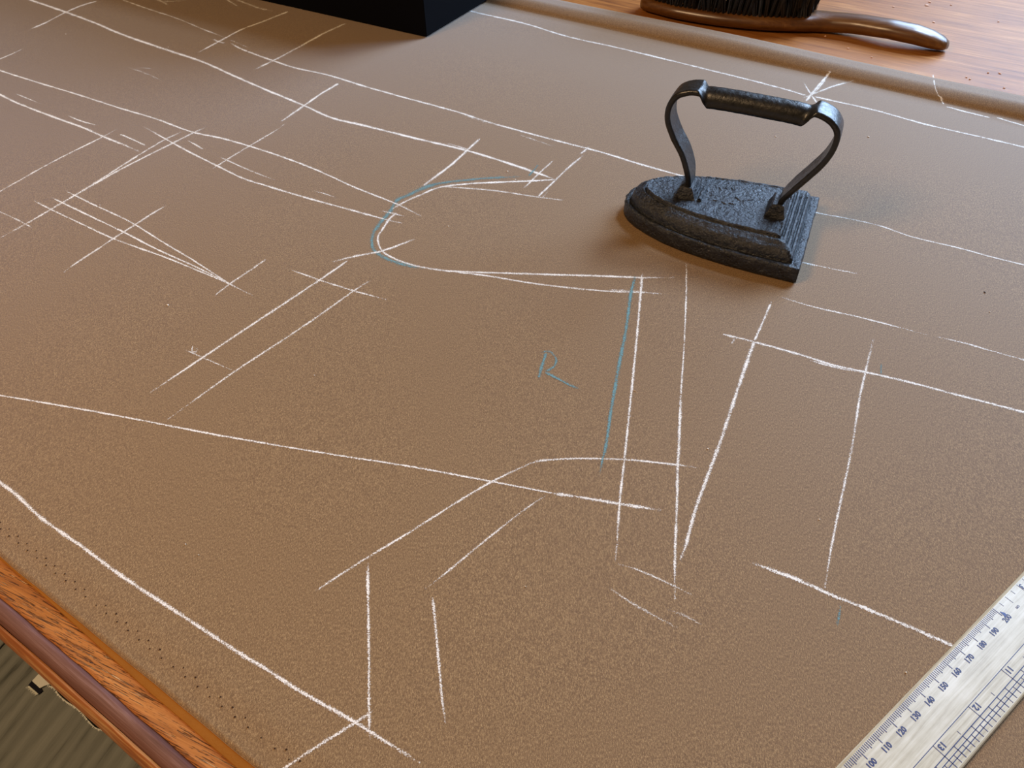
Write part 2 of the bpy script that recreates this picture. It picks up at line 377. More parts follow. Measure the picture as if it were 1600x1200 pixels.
# chalk: (width px, strength, fade start, fade end, points...)
W = [
 (3.6,1.0,0,.03,[(40,-4),(48.7,0),(103,19),(150,36.5),(187.5,52.5),(234,69),(273,82),(315,96),(371,121),(422,143),(474,164.5),(518,184),(560,194),(610,206.5),(697.5,227.5),(732.5,236),(785,252),(837,269.5),(869,281)]),
 (2.6,.85,.15,.1,[(44,47),(70,36),(103,19),(131,7.5),(153,1.5)]),
 (2.2,.65,0,.4,[(-3,93),(0,92),(22.5,82.5),(36,76)]),
 (2.8,.92,0,.06,[(-4,108),(0,110),(56,128),(122,148),(187.5,169),(244,186),(301,206.5),(350,217),(420,238),(487.5,262.7),(555,293),(622.5,320),(659.6,338.6)]),
 (3.6,.97,0,.25,[(-4,146),(0,148),(22.5,159),(56,172.5),(103,190),(131,200),(161,213.5),(192.5,226),(220.5,238)]),
 (2.2,.7,.2,.3,[(22.5,146),(35.6,151),(65.6,163)]),
 (2.4,.82,.2,.1,[(105,180),(122,187.5),(151,196)]),
 (2.6,.85,.1,.1,[(185.5,209),(207,218),(229,228.5)]),
 (2.4,.75,.1,.2,[(292,219),(305,226),(318.5,234.5)]),
 (2.4,.75,.1,.3,[(343,245),(385,264),(430.5,282)]),
 (2,.55,.3,.2,[(487.5,298),(505,302),(526,309)]),
 (2.3,.82,0,.1,[(-3,300.5),(0,299),(84,252),(161,213.5),(182,202)]),
 (2.5,.85,.15,.25,[(287,204.4),(258,218),(223,238.4),(191,258.6),(148.7,286),(117,305),(78.6,327.7),(40,350),(0,372)]),
 (2.5,.85,.15,.05,[(321,199),(304,206.6),(270,223.6),(229.5,243.7),(180.6,269),(119,304)]),
 (3.0,.92,.12,.15,[(223,197),(260,218),(297.5,238.4),(340,259.5),(378,278),(420,291.5),(487.5,311.6),(555,330),(599,342),(629,349)]),
 (3.2,.95,.03,.15,[(530,130),(504,145),(476,164.5),(437.5,191)]),
 (2.2,.72,.3,.12,[(445,193),(437.5,199.5),(385,231),(339.5,259),(331,265)]),
 (2.6,.85,.15,.04,[(308,83),(342,65),(378,46),(414,32.5),(453,17)]),
 (3.0,.9,.1,.03,[(397.5,109),(428,94),(462.5,76),(503,53.6),(541,36)]),
 (2.4,.66,.02,.1,[(186,-3),(192.5,0),(235,15),(280,30),(318,46),(350,58)]),
 (2.6,.7,.2,.1,[(332,60.5),(341,65),(352,68)]),
 (3.0,.9,.02,0,[(360,66.6),(373,74.7),(397.5,84.5),(430,96),(462.5,106.4),(511,117),(575,136.5),(645,156),(715,175),(764,191),(820,206.5),(872.5,220.5),(940,238),(1001.7,257),(1069.5,276)]),
 (2.4,.82,0,0,[(1262,328),(1279,333),(1325,341.5),(1375,353),(1425,370),(1500,388),(1543.7,400),(1600,414),(1612,417)]),
 (2.2,.4,.2,.4,[(809.5,210),(836,219),(865.5,229)]),
 (2.0,.38,.2,.4,[(358.5,62),(380,71),(394,77)]),
 (2.0,.36,.2,.4,[(720,177),(742,186),(764,193.5)]),
 (3.0,.6,0,.2,[(238,-3),(252,2),(264.5,9)]),
 (2.4,.45,.1,.3,[(246,1.5),(268,2),(292,0)]),
 (3.2,.68,0,.2,[(350,-4),(357,1),(371.5,10)]),
 (3.2,.62,.05,.3,[(368,-1),(388,6.5),(405.6,13),(428,17.5)]),
 (3.4,.38,.3,.3,[(186,102),(206,107),(231,116),(259,129)]),
 (3.0,.30,.3,.3,[(202.5,109),(225,106.5),(246,108)]),
 (2.8,.8,0,0,[(730,15.5),(736,17.5),(820,37),(890,58),(960,73.5),(1057.5,97),(1135,116),(1212.5,135.7),(1259,149)]),
 (2.8,.88,.02,0,[(1271,150.5),(1290,155),(1367.5,172.5),(1445,194),(1523,212),(1600,230),(1612,233)]),
 (4.6,.97,.12,.1,[(1299.4,110.4),(1280,133),(1257.8,159.4)]),
 (3.2,.8,.1,.1,[(1290,124),(1274,143),(1264,152)]),
 (3.0,.75,.25,.2,[(1336.4,125.8),(1304,134),(1274,145.5),(1254,153.6)]),
 (2.8,.7,.2,.15,[(1255,127),(1263,141),(1278.6,164)]),
 (2.8,.9,.02,.02,[(1457.8,115.4),(1461,136),(1468,152.4),(1476,165)]),
 (2.4,.85,.05,.05,[(1477.5,166.3),(1507.5,174.4),(1549,184.4)]),
 (2.4,.88,.02,0,[(1556,183),(1578,190),(1600,196.4),(1612,200)]),
 (2.6,.9,.06,.12,[(102,298),(119,306.4),(148.7,321),(191,340.4),(212.5,352),(255,378.7),(297.5,404),(321,419),(357.8,443),(383,457)]),
 (2.8,.92,.03,.04,[(80.7,308.6),(106,321),(148.7,341.5),(191,361.7),(244,389),(308,418),(357.8,443)]),
 (2.7,.88,.06,.15,[(51,312.8),(85,330),(127.5,350),(170,370),(212.5,386),(255,401),(297.5,418),(352,441),(397,463)]),
 (2.5,.85,.12,.15,[(263.5,319),(236,335),(210,352),(191,364),(150,391),(110.5,417),(98,427)]),
 (2.2,.68,.2,.2,[(417,404),(392.7,421),(360,443),(334,463)]),
 (2.4,.7,0,.15,[(-3,330),(0,331),(40,350),(51,356.4)]),
 (2.6,.85,.15,.2,[(445,418),(501,438),(555,455),(605.6,468.6)]),
 (2.8,.88,.1,.2,[(649.5,373),(597,392),(551.6,401),(518,409.5)]),
 (2.9,.9,.03,.15,[(545,406),(501,436.5),(420,490),(316.7,558.7),(270,590),(234,614)]),
 (2.5,.82,.08,.25,[(578.6,438),(555,453),(500,492),(460.5,519),(364,582.4),(300,628),(259.7,657)]),
 (2.2,.66,.2,.4,[(288,546),(316.7,558.7),(364,579)]),
 (2.2,.55,0,.1,[(301,541),(300,549),(306,550),(309,544),(304,545)]),
 (2.9,.92,0,.0,[(-4,617.5),(0,618),(126.7,639.4),(221.7,657),(330,678),(450,698.8),(543.8,714),(637.5,728.4),(731,745.6),(768.7,752.5),(862.5,770.6)]),
 (4.8,.9,.1,.2,[(862.5,770.6),(898,775.5),(968,787),(1035.5,798)]),
 (3.4,.92,.12,.25,[(492,923.8),(575,870.6),(637.5,833),(718.8,781.6),(768.7,752.5),(809,733),(837.5,721),(856,717)]),
 (3.4,.9,.06,.15,[(835,721),(848.8,719.4),(898,716.5),(974,718),(1056,726),(1091,731)]),
 (2.8,.78,.15,.25,[(856,772),(825,792.5),(762.5,841),(700,892.5),(662.5,922)]),
 (4.6,.92,.1,.15,[(574.8,877),(574.8,916.7),(575.6,973),(576.5,1030),(576.5,1106.5),(578,1157.5)]),
 (4.2,.82,.12,.15,[(675.4,928),(680.5,979),(686,1041),(691.8,1100.8),(696,1132)]),
 (6.4,.93,0,.12,[(-6,749),(0,754),(25,773),(62.5,808),(125,852),(187.5,898),(291.7,966.7),(375,1020.8),(416.7,1046),(456.7,1072.5),(513,1105),(555.8,1129),(598,1156),(635,1178.7),(660.6,1195.7)]),
 (4.8,.84,.1,0,[(584,1110.7),(553,1130.5),(479,1177),(451,1196),(430,1212)]),
 (3.0,.92,.05,.02,[(611.8,327.3),(623,320.7),(638,312.7),(657.5,304.5),(674,297),(689,292.5),(723.7,288),(774,285),(825,283),(872,280.5)]),
 (2.5,.78,.05,.25,[(683,291),(723.7,293.7),(774,298),(838.5,307.6),(882,313)]),
 (3.2,.95,.03,.12,[(620,331.5),(608,342.7),(597.5,358.5),(590.7,369),(590.7,378),(596,390.7),(605,398),(623,407),(644,414.3),(674,420),(700,423.4),(757.5,425.7),(858.7,429),(960,432),(1000,433.7),(1055,433.7)]),
 (2.8,.88,.04,.12,[(707,424.7),(757.5,430.4),(825,441.6),(892.5,450),(950,455),(1005,457),(1042.5,460)]),
 (2.4,.55,.3,.3,[(940,453.5),(970,453.5),(1000,455.5),(1024,457)]),
 (4.0,.97,.03,.2,[(1003.7,423.7),(1000,470),(993.7,540),(986,617.5),(977.5,700),(975.7,717),(968,787),(964,848.4),(961,877.6)]),
 (2.9,.86,.1,0,[(1072.5,410),(1072,462.5),(1068,555),(1063.7,615)]),
 (4.6,.9,.05,.2,[(1063.7,615),(1060.5,700),(1058.8,728.8),(1057.4,795.9),(1054.4,868.8),(1054.4,938.8)]),
 (3.4,.9,.15,.05,[(1206,470),(1193,501),(1178,534)]),
 (5.8,.95,.03,.1,[(1180,528),(1178,534),(1147,625),(1122,700),(1111,728.8),(1085,801.7),(1069,860),(1061.7,876)]),
 (4.0,.82,.15,.1,[(1365.6,525),(1353,578),(1343.7,618.7),(1331,700),(1310,800),(1300,850),(1288.7,920)]),
 (3.6,.93,.04,0,[(1128,522),(1178,534),(1256,556),(1300,570),(1350,581),(1412.5,595),(1490.6,615.6),(1600,643.7),(1614,647)]),
 (3.0,.75,.15,.2,[(1262.5,562.5),(1303,573.4),(1350,582.5)]),
 (3.2,.62,.1,.4,[(1149,526),(1146,533),(1140.6,539)]),
 (2.8,.82,.25,.35,[(1218.7,464),(1272,479.7),(1334,493.7),(1403,511),(1453,525)]),
 (2.6,.8,.2,0,[(1463,526),(1506,536),(1555,550),(1600,562.5),(1612,566)]),
 (2.4,.74,.02,.3,[(1236,406),(1253,410),(1293.7,418.7),(1340.6,428)]),
 (5.6,.93,.08,.06,[(1172,879),(1200,888.5),(1250,907.5),(1300,930),(1350,950),(1412.5,976),(1500,1014)]),
 (4.2,.6,.35,.5,[(950.9,918),(986,941.8),(1044,973.8),(1062,984)]),
 (3.4,.38,.3,.3,[(1041,950.5),(1073,963.6),(1096.7,976.8)]),
 (3.2,.68,.35,.3,[(962.5,880.5),(997.5,890.7),(1056,917),(1082,930)]),
 (2.6,.82,.12,.25,[(866,249.4),(841,272),(828.7,284.4),(813.7,298)]),
 (3.2,.78,.1,.4,[(922,227.5),(914,235),(906,241)]),
 (2.8,.88,.12,.03,[(912.5,242),(892.5,258),(868.7,280.6),(840,308)]),
 (1.8,.42,.3,.3,[(857.5,297.5),(849,307),(841,315.6)]),
 (3.4,.93,.05,.08,[(750.7,215.4),(729,235.7),(707,256),(682,275),(659.6,291.4)]),
 (2.2,.55,.2,.3,[(697,224),(715,228.5),(738,236)]),
 (2.2,.6,.25,.3,[(590,328.5),(618.5,334.5),(635,339)]),
]
B = [
 (6.0,.66,.1,.15,[(700,286),(680,288),(657.5,295.5),(638,304.5),(620,313.5),(609.5,330),(594.5,348),(584,363),(581,375),(583,388.5),(594.5,399),(609.5,406.5),(623,411),(644,416.5),(665,420)]),
 (4.2,.62,.1,.3,[(669.7,289.7),(695,285),(723.7,282),(757.5,278.5),(790,277),(815,276)]),
 (3.2,.66,.15,.2,[(842,256),(834,266),(825,276)]),
 (5.4,.88,.08,.15,[(993,429),(986,457.5),(977.5,517.5),(966,577.5),(955,640),(946,700),(940.6,722),(936,746)]),
 (4.6,.72,.05,.1,[(853.7,550),(847,571),(841,592.5)]),
 (3.6,.62,.1,.1,[(846,551.5),(852,549),(860,550),(868.7,560),(867.5,570),(859,577),(850,581)]),
 (4.2,.70,.1,.25,[(850,581),(870,591),(890,601.5),(910,610)]),
 (3.6,.55,.3,.1,[(1314,944),(1311,961),(1308,978.7)]),
 (2.8,.52,.2,.2,[(1377.5,567),(1376.8,576),(1376.5,586)]),
]
def chalk_stroke(wd, st, f0, f1, pts, m, k):
    P = catmull([(p[0], p[1], 0) for p in pts], 3.0)
    n = len(P); verts = []; dens = []; faces = []
    cols = [-1, -.62, -.3, 0, .3, .62, 1]; prof = [0, .45, .85, 1, .85, .45, 0]
    for i, p in enumerate(P):
        c = on_cloth(p.x, p.y, .00012)
        a = P[max(0, i - 1)]; b = P[min(n - 1, i + 1)]
        q0 = on_cloth(a.x, a.y); q1 = on_cloth(b.x, b.y)
        t = (q1 - q0); t.z = 0; t = t.normalized() if t.length > 0 else Vector((1, 0, 0))
        s = Vector((-t.y, t.x, 0))
        # a pixel across the stroke, in metres at this spot
        e = Vector((-(b - a).y, (b - a).x, 0)).normalized()
        q2 = on_cloth(p.x + e.x * 4, p.y + e.y * 4)
        mpp = abs((q2 - c).dot(s)) / 4
        u = i / (n - 1); fade = 1.0
        if f0 > 0: fade *= smooth01(u / f0) * .75 + .25 if u < f0 else 1
        if f1 > 0: fade *= smooth01((1 - u) / f1) * .75 + .25 if 1 - u < f1 else 1
        hw = wd * mpp * .57 * (.6 + .4 * fade) * (1 + .14 * noise.noise(Vector((i * .12, k * 3.1, 0)))) + .00012
        d = (.18 + st * .86) * (.35 + .65 * fade) * (1 + .10 * noise.noise(Vector((i * .07, k * 5.3, 4))))
        for cc, pr in zip(cols, prof):
            x = c.x + s.x * hw * cc * 1.25; y = c.y + s.y * hw * cc * 1.25
            verts.append((x, y, cloth_h(x, y) + .00012 + .00001 * (k % 9))); dens.append(d * pr * (0 if i in (0, n - 1) and fade < 1 else 1))
        if i:
            for j in range(6):
                o_ = (i - 1) * 7 + j; faces.append((o_, o_ + 7, o_ + 8, o_ + 1))
    # keep normals up
    a_, b_, c_ = (Vector(verts[i]) for i in faces[0][:3])
    if (b_ - a_).cross(c_ - b_).z < 0: faces = [tuple(reversed(q)) for q in faces]
    o = mesh('chalk_line', verts, faces, m, cloth)
    at = o.data.attributes.new('chalk_amount', 'FLOAT', 'POINT'); at.data.foreach_set('value', dens)
    return o
for k, (wd, st, f0, f1, pts) in enumerate(B): tag(chalk_stroke(wd, st + .17, f0, f1, pts, M_BLUE, k + 200), 'blue green chalk line')
for k, (wd, st, f0, f1, pts) in enumerate(W): chalk_stroke(wd, st, f0, f1, pts, M_WHITE, k)

# ------------------------------------------------------------------ sad iron
TIP = Vector((-0.21211518, 0.46670942, 0)); AX = Vector((0.98434494, 0.17625276, 0)); SD = Vector((-AX.y, AX.x, 0))
def IL(s, t, z): return TIP + AX * s + SD * t + Vector((0, 0, z + .0004))
iron = empty('flat_iron', IL(.07, 0, -.0004))
tag(iron, 'small antique black cast iron flat iron with strap handle standing on brown cloth', 'iron')
WT = [(0, 0), (.006, .155), (.02, .245), (.05, .355), (.10, .475), (.18, .605), (.28, .735), (.40, .835), (.53, .905), (.67, .955), (.82, .985), (1, 1.0)]
def outline(s0, s1, w, z, zb=None, n=44, nb=17):
    us = [(i / n) ** 1.7 for i in range(n + 1)]
    near = [(lerp(s0, s1, u), -w * interp(WT, u)) for u in us]
    r = []
    for s, t in near: r.append((s, t, z))
    zb = z if zb is None else zb
    for i in range(1, nb):
        q = i / nb; e = smooth01(min(q, 1 - q) * 12); r.append((s1, lerp(-w, w, q), lerp(z, zb, e)))
    for s, t in reversed(near[1:]): r.append((s, -t, z))
    return r
RK = [(0, .0470, .1325, .0006, None), (.0012, .0478, .1333, 0, None), (.0104, .0480, .1335, 0, None), (.0117, .0474, .1329, .0008, None),
      (.0122, .0462, .1318, .0018, None), (.0121, .0436, .1284, .0040, None), (.0116, .0428, .1276, .0046, None), (.0128, .0425, .1273, .0048, None), (.0155, .0421, .1268, .0052, None),
      (.0174, .0411, .1254, .0062, .0168), (.0184, .0403, .1244, .0070, .0152), (.0190, .0396, .1238, .0076, .0156), (.0197, .0386, .1231, .0086, .0186),
      (.0203, .0375, .1217, .0096, .0194), (.0208, .0367, .1208, .0104, .0176), (.0212, .0360, .1202, .0110, .0182), (.0217, .0350, .1195, .0118, .0212),
      (.0221, .0340, .1182, .0126, .0218), (.0222, .0330, .1174, .0134, .0204), (.0216, .0320, .1168, .0140, .0208), (.0213, .0314, .1162, .0145, .0228),
      (.0236, .0308, .1156, .0150, .0240), (.0242, .0300, .1148, .0156, .0242), (.0236, .0291, .1138, .0164, .0236), (.0234, .0270, .1120, .0180, None)]
dense = []
for a, b in zip(RK[:-1], RK[1:]):
    sub = 4 if b[0] - a[0] > .005 else 2
    for q in range(sub): dense.append([lerp(a[i], b[i], q / sub) for i in range(4)] + [lerp(a[4] if a[4] else a[0], b[4] if b[4] else b[0], q / sub)])
dense.append([RK[-1][i] for i in range(4)] + [RK[-1][0]])
rs = []
for z, wd, s1, s0, zb in dense:
    rs.append([IL(s, t, zz) for s, t, zz in outline(s0, s1, wd, z, zb, 60, 25)])
# plateau filled with shrinking rings
for q in (.9, .78, .64, .48, .32, .16):
    rs.append([IL(lerp(.07, s, q), t * q, .0234) for s, t, zz in outline(.018, .1120, .0270, .0234, None, 60, 25)])
def rough(p, amp):
    n1 = noise.noise(p * 420) ; n2 = noise.noise(p * 190 + Vector((3, 3, 3))); n3 = noise.noise(p * 900)
    return amp * (n1 * .6 + n2 * .5 + n3 * .35)
rs2 = []
cen = IL(.075, 0, .005)
for k, r in enumerate(rs):
    rr = []
    for p in r:
        if k == 0: rr.append(p); continue
        d = (p - cen); d.z = d.z * .4 + .004; d.normalize()
        a = .00085 if k > 3 else .00062
        up = Vector((0, 0, 1)); dirn = (d * (.7 if k < 40 else .1) + up * (.15 if k < 8 else .75)).normalized()
        rr.append(p + dirn * rough(p, a * (.8 if k > len(rs) - 8 else 1)))
    rs2.append(rr)
mb = MB(); mb.rings(rs2, True, True); o = mb.build('sole', M_IRON, iron, True); tag(o, 'rough pitted cast iron base with stepped moulded edges')
def lug(s0, s1, w, zt, slant):
    mb = MB(); rs = []
    for q, (ins, z) in enumerate(((0, .0225), (.0006, .0250), (.0018, .0275), (.0026, zt - .0012), (.0036, zt))):
        ring = []
        for a, b in ((-1, -1), (-.4, -1), (.4, -1), (1, -1), (1, 0), (1, 1), (.4, 1), (-.4, 1), (-1, 1), (-1, 0)):
            sm = (s0 + s1) / 2 + a * ((s1 - s0) / 2 - ins); t = b * (w - ins * .8) - .0005
            p = IL(sm + slant * (z - .0225), t, z)
            ring.append(p + Vector((rough(p, .0006), rough(p + Vector((1, 1, 1)), .0006), rough(p + Vector((4, 1, 1)), .0006) if q else 0)))
        rs.append(ring)
    mb.rings(rs, True, True); return mb.build('handle_lug', M_IRON, iron, False)
lug(.0375, .0525, .0098, .0312, -.1); lug(.1005, .1150, .0110, .0322, .05)
mb = MB()
for s in (.0552,):
    rs = [[IL(s + a * q, t, z) for a, t in ((-1, -.0095), (1, -.0095), (1, .0125), (-1, .0125))] for q, z in ((.0016, .0228), (.0011, .0252), (.0006, .0258))]
    mb.rings(rs, True, True)
mb.build('cast_rib', M_IRON, iron)
# worn raised casting marks on the plateau
mb = MB()
for s, t, ln, wd, an in ((.0655, .0125, .0065, .0014, -1.0), (.0695, .0150, .0042, .0013, -.9), (.0735, .0162, .0046, .0012, -1.0), (.0660, -.004, .0050, .0013, .2), (.0720, -.005, .0060, .0014, -.5), (.0620, .002, .0040, .0012, .3),
                         (.0800, .0040, .0080, .0019, -.75), (.0850, .0035, .0045, .0016, .9), (.0885, .0060, .0060, .0016, .6), (.0770, -.0040, .0045, .0013, .1)):
    rs = []
    for q, z in ((1, .0230), (.8, .0238), (.4, .0240)):
        ring = []
        for a in range(10):
            th = a / 10 * 2 * math.pi; x = math.cos(th) * ln / 2 * q; y = math.sin(th) * wd / 2 * q
            p = IL(s + x * math.cos(an) - y * math.sin(an), t + x * math.sin(an) + y * math.cos(an), z); ring.append(p)
        rs.append(ring)
    mb.rings(rs, False, True)
mb.build('casting_mark', M_IRON, iron, True)
# strap handle, curled into a hollow grip along the top
HP = [(.0450, .0240), (.0452, .0300), (.0440, .0400), (.0385, .0540), (.0300, .0670), (.0247, .0790), (.0250, .0885), (.0292, .0955), (.0360, .0990), (.0430, .1000), (.0480, .1012), (.0620, .1016), (.0780, .1013), (.0940, .1008),
      (.1070, .1002), (.1130, .0990), (.1200, .0978), (.1270, .0945), (.1318, .0885), (.1325, .0800), (.1295, .0685), (.1225, .0560), (.1150, .0440), (.1100, .0340), (.1092, .0240)]
P = catmull([(s, 0, z) for s, z in HP], .0009)
rsO = []
for i, p in enumerate(P):
    a = P[max(0, i - 1)]; b = P[min(len(P) - 1, i + 1)]; t = (b - a).normalized(); nrm = Vector((-t.z, 0, t.x))
    s = p.x; top = p.z > .094
    g = 0.0
    if top: g = smooth01((s - .0425) / .0050) * smooth01((.1165 - s) / .0060)
    end = smooth01((p.z - .024) / .022)
    wdt = lerp(lerp(.0110, .0190, end), .0322, g); th = lerp(.10, 4.2, g); thick = lerp(lerp(.0040, .0038, end), .0024, g)
    Rr = wdt / th; ring = []
    M_ = 20
    for sgn in (0, 1):
        for j in range(M_ + 1):
            q = j / M_ if sgn == 0 else 1 - j / M_
            an = (q - .5) * th; rr = Rr - (thick if sgn else 0) ; rc = Rr
            lat = rr * math.sin(an); dn = rc - rr * math.cos(an)
            edge = min(q, 1 - q)
            if edge < .02: dn += (thick * .25 if sgn == 0 else -thick * .25) * (1 if g < .5 else 0)
            w_ = p + nrm * (thick * .5 * (1 - g) - dn); pp = IL(w_.x, lat, w_.z)
            ring.append(pp + Vector((0, 0, 1)) * rough(pp, .00022))
    rsO.append(ring)
mb = MB(); mb.rings(rsO, True, True); o = mb.build('handle', M_STRAP, iron, True); tag(o, 'smooth black forged strap handle rolled into a grip')

# ------------------------------------------------------------------ black box
ba = math.radians(2.9); bc = Vector((-.5462, .6500, 0)); bx = Vector((math.cos(ba), math.sin(ba), 0)); by = Vector((-bx.y, bx.x, 0))
BW, BD, BHt = .46, .30, .135
cen = bc - bx * BW / 2 + by * BD / 2
box = empty('black_box', cen + Vector((0, 0, 0)))
tag(box, 'large matt black box standing on the cloth at the far side', 'box')
mb = MB(); mb.box((cen.x, cen.y, .0010 + .055), (BW, BD, .11), ba, .0012); mb.build('box_body', M_BLACK, box)
mb = MB(); mb.box((cen.x, cen.y, .1125 + (BHt - .11) / 2), (BW + .005, BD + .005, BHt - .11), ba, .002); mb.build('lid', M_BLACK, box)

# ------------------------------------------------------------------ clothes brush
BZ = ZT
brush = empty('clothes_brush', (-.30, .86, BZ)); tag(brush, 'long handled wooden clothes brush with black bristles upward on bare tabletop', 'brush')
BP = [(-.3925, .858, .006, 0, .013), (-.3900, .858, .013, 0, .016), (-.380, .857, .0195, 0, .018), (-.345, .856, .0245, 0, .019), (-.30, .861, .0255, 0, .019), (-.255, .872, .0245, 0, .019), (-.225, .883, .0210, 0, .019), (-.205, .889, .0165, 0, .019),
      (-.190, .892, .0135, .0008, .019), (-.165, .894, .0125, .0030, .0185), (-.13, .893, .0135, .0055, .0175), (-.105, .895, .0145, .0045, .0170), (-.088, .898, .0140, .0025, .0155), (-.078, .902, .0105, .0012, .0125), (-.0735, .904, .0050, .0020, .008)]
def sect(c, tdir, hw, zb, hh, body):
    nn = Vector((-tdir.y, tdir.x, 0)); ring = []
    for a in range(20):
        th = a / 20 * 2 * math.pi; ex = 2.5 if body else 2.15
        cx = math.copysign(abs(math.cos(th)) ** (2 / ex), math.cos(th)); cz = math.copysign(abs(math.sin(th)) ** (2 / ex), math.sin(th))
        if cz > 0 and body: cz *= .92
        ring.append(Vector((c[0], c[1], BZ + zb + hh / 2 + cz * hh / 2)) + nn * cx * hw)
    return ring
bp = catmull([(a, b, 0) for a, b, *_ in BP], .004)
rs = []
for i, p in enumerate(bp):
    t = (bp[min(len(bp) - 1, i + 1)] - bp[max(0, i - 1)]).normalized()
    hw = interp([(q[0], q[2]) for q in BP], p.x); zb = interp([(q[0], q[3]) for q in BP], p.x); hh = interp([(q[0], q[4]) for q in BP], p.x)
    rs.append(sect(p, t, hw, zb, hh, p.x < -.21))
mb = MB(); mb.rings(rs, True, True); o = mb.build('back', M_BACK, brush, True); tag(o, 'polished brown wooden back and long curved handle')
# bristle tufts: one mesh shared by all
def tuft_mesh(seed):
    rnd = random.Random(seed); v = []; f = []
    for k in range(34):
        a = rnd.uniform(0, 6.28); r = rnd.uniform(0, .0019); x, y = r * math.cos(a), r * math.sin(a)
        h = rnd.uniform(.030, .036); lx, ly = x * 1.7 + rnd.uniform(-.0012, .0012), y * 1.7 + rnd.uniform(-.0012, .0012)
        q = len(v); w0 = .00030; w1 = .00016; an = rnd.uniform(0, 3)
        for (cx, cy, cz, ww) in ((x, y, -.001, w0), (lerp(x, lx, .45), lerp(y, ly, .45), h * .5, w0), (lx, ly, h, w1)):
            for m_ in range(3): v.append((cx + ww * math.cos(an + m_ * 2.094), cy + ww * math.sin(an + m_ * 2.094), cz))
        for lv in (0, 3):
            for m_ in range(3): f.append((q + lv + m_, q + lv + (m_ + 1) % 3, q + lv + 3 + (m_ + 1) % 3, q + lv + 3 + m_))
        f.append((q + 6, q + 7, q + 8))
    me = bpy.data.meshes.new('bristle_tuft'); me.from_pydata(v, [], f); me.materials.append(M_BRIS); me.update(); return me
tms = [tuft_mesh(s) for s in range(3)]
cnt = 0
for i in range(33):
    x = lerp(-.381, -.213, i / 32)
    yc = interp([(q[0], q[1]) for q in BP], x); hw = interp([(q[0], q[2]) for q in BP], x) - .0045
    rows = 7
    for j in range(rows):
        q = -1 + 2 * j / (rows - 1); xx = x + (.0026 if j % 2 else 0)
        o = bpy.data.objects.new('bristle_tuft', tms[(i * 7 + j) % 3]); COL.objects.link(o); o.parent = brush
        o.location = Vector((xx, yc + q * hw, BZ + .0175)) - Vector(brush['_org'])
        fx = (x + .297) / .084
        o.rotation_euler = (-.16 * q + random.uniform(-.03, .03), .20 * fx + random.uniform(-.03, .03), random.uniform(0, 6))
        cnt += 1

# ------------------------------------------------------------------ ruler
UA = math.radians(70.71); UU = Vector((math.cos(UA), math.sin(UA), 0)); VV = Vector((UU.y, -UU.x, 0)); RO = Vector((0.01375, 0.07112, 0)); S = .000991
RZ = .0032
def RP(u, v, z=0.0): return RO + UU * (u * S) + VV * (v * .001) + Vector((0, 0, z))
ruler = empty('wooden_ruler', RP(150, 15, 0.0)); tag(ruler, 'pale boxwood ruler with blue black millimetre and inch scales at lower right', 'ruler')
def ruler_mat():
    m, nt, b = mat('boxwood')
    v = coords(nt, (1.2, 26, 26), (0, 0, UA)); f = nz(nt, v, 28, 4, .6, .4); g = nz(nt, coords(nt), 90, 3, .6)
    s = math_(nt, 'ADD', math_(nt, 'MULTIPLY', f, .7), math_(nt, 'MULTIPLY', g, .3))
    c = ramp(nt, s, [(.34, lin(168, 154, 122)), (.5, lin(196, 186, 158)), (.66, lin(214, 206, 184))])
    nt.links.new(c, b.inputs['Base Color']); b.inputs['Roughness'].default_value = .34; b.inputs['Coat Weight'].default_value = .3; b.inputs['Coat Roughness'].default_value = .22
    bump(nt, b, f, .1, .0003); return m
M_RUL = ruler_mat()
M_INK = plain('blue_black_ink', lin(38, 42, 92), .5)
U0, U1 = -8, 470
prof = [(0.0, .0006), (0.0, .0021), (.7, .0029), (1.2, .0032), (28.9, .0032), (29.5, .0029), (30, .0021), (30, .0006), (15, .0006)]
mb = MB(); mb.rings([[RP(u, v, z) for v, z in prof] for u in (U0, U0 + .6, U1 - .6, U1)], True, True)
ru = mb.build('ruler_body', M_RUL, ruler)
def strip(mb, u0, v0, u1, v1, wd):
    a = RP(u0, v0, RZ + .00006); b = RP(u1, v1, RZ + .00006); d = (b - a).normalized(); s = Vector((-d.y, d.x, 0)) * (wd * .0005)
    mb.add([a - s, b - s, b + s, a + s], [(0, 1, 2, 3)])
mb = MB()
for u in range(0, 201):
    e = 5.7 if u % 10 == 0 else (4.25 if u % 5 == 0 else 3.6)
    strip(mb, u, 1.25 if u != 90 else 2.4, u, e, .40 if u % 5 == 0 else .33)
for u in range(205, 465, 5): strip(mb, u, 1.6, u, 5.4 if u % 10 == 0 else 3.7, .26)
o = mb.build('millimetre_scale', M_INK, ruler); tag(o, 'fine blue black millimetre graduations', kind='stuff')
mb = MB()
for v, wd in ((18.3, .28), (23.3, .36), (25.1, .34), (26.62, .34)): strip(mb, U0 + 2, v, U1 - 2, v, wd)
inch = lambda n: 150.4 - (n - 12) * 25.55
for e8 in range(0, 144):
    u = inch(e8 / 8)
    if not (U0 + 3 < u < U1 - 3): continue
    if e8 % 8 == 0: strip(mb, u, 18.3, u, 23.3, .34)
    elif e8 % 4 == 0: strip(mb, u, 20.9, u, 22.5, .3)
    if e8 % 2 == 0: strip(mb, u, 23.3, u, 25.1, .38)
    strip(mb, u, 25.1, u, 28.6, .40 if e8 % 2 == 0 else .34)
o = mb.build('inch_scale', M_INK, ruler); tag(o, 'ruled inch grid of blue black lines', kind='stuff')
dg = None
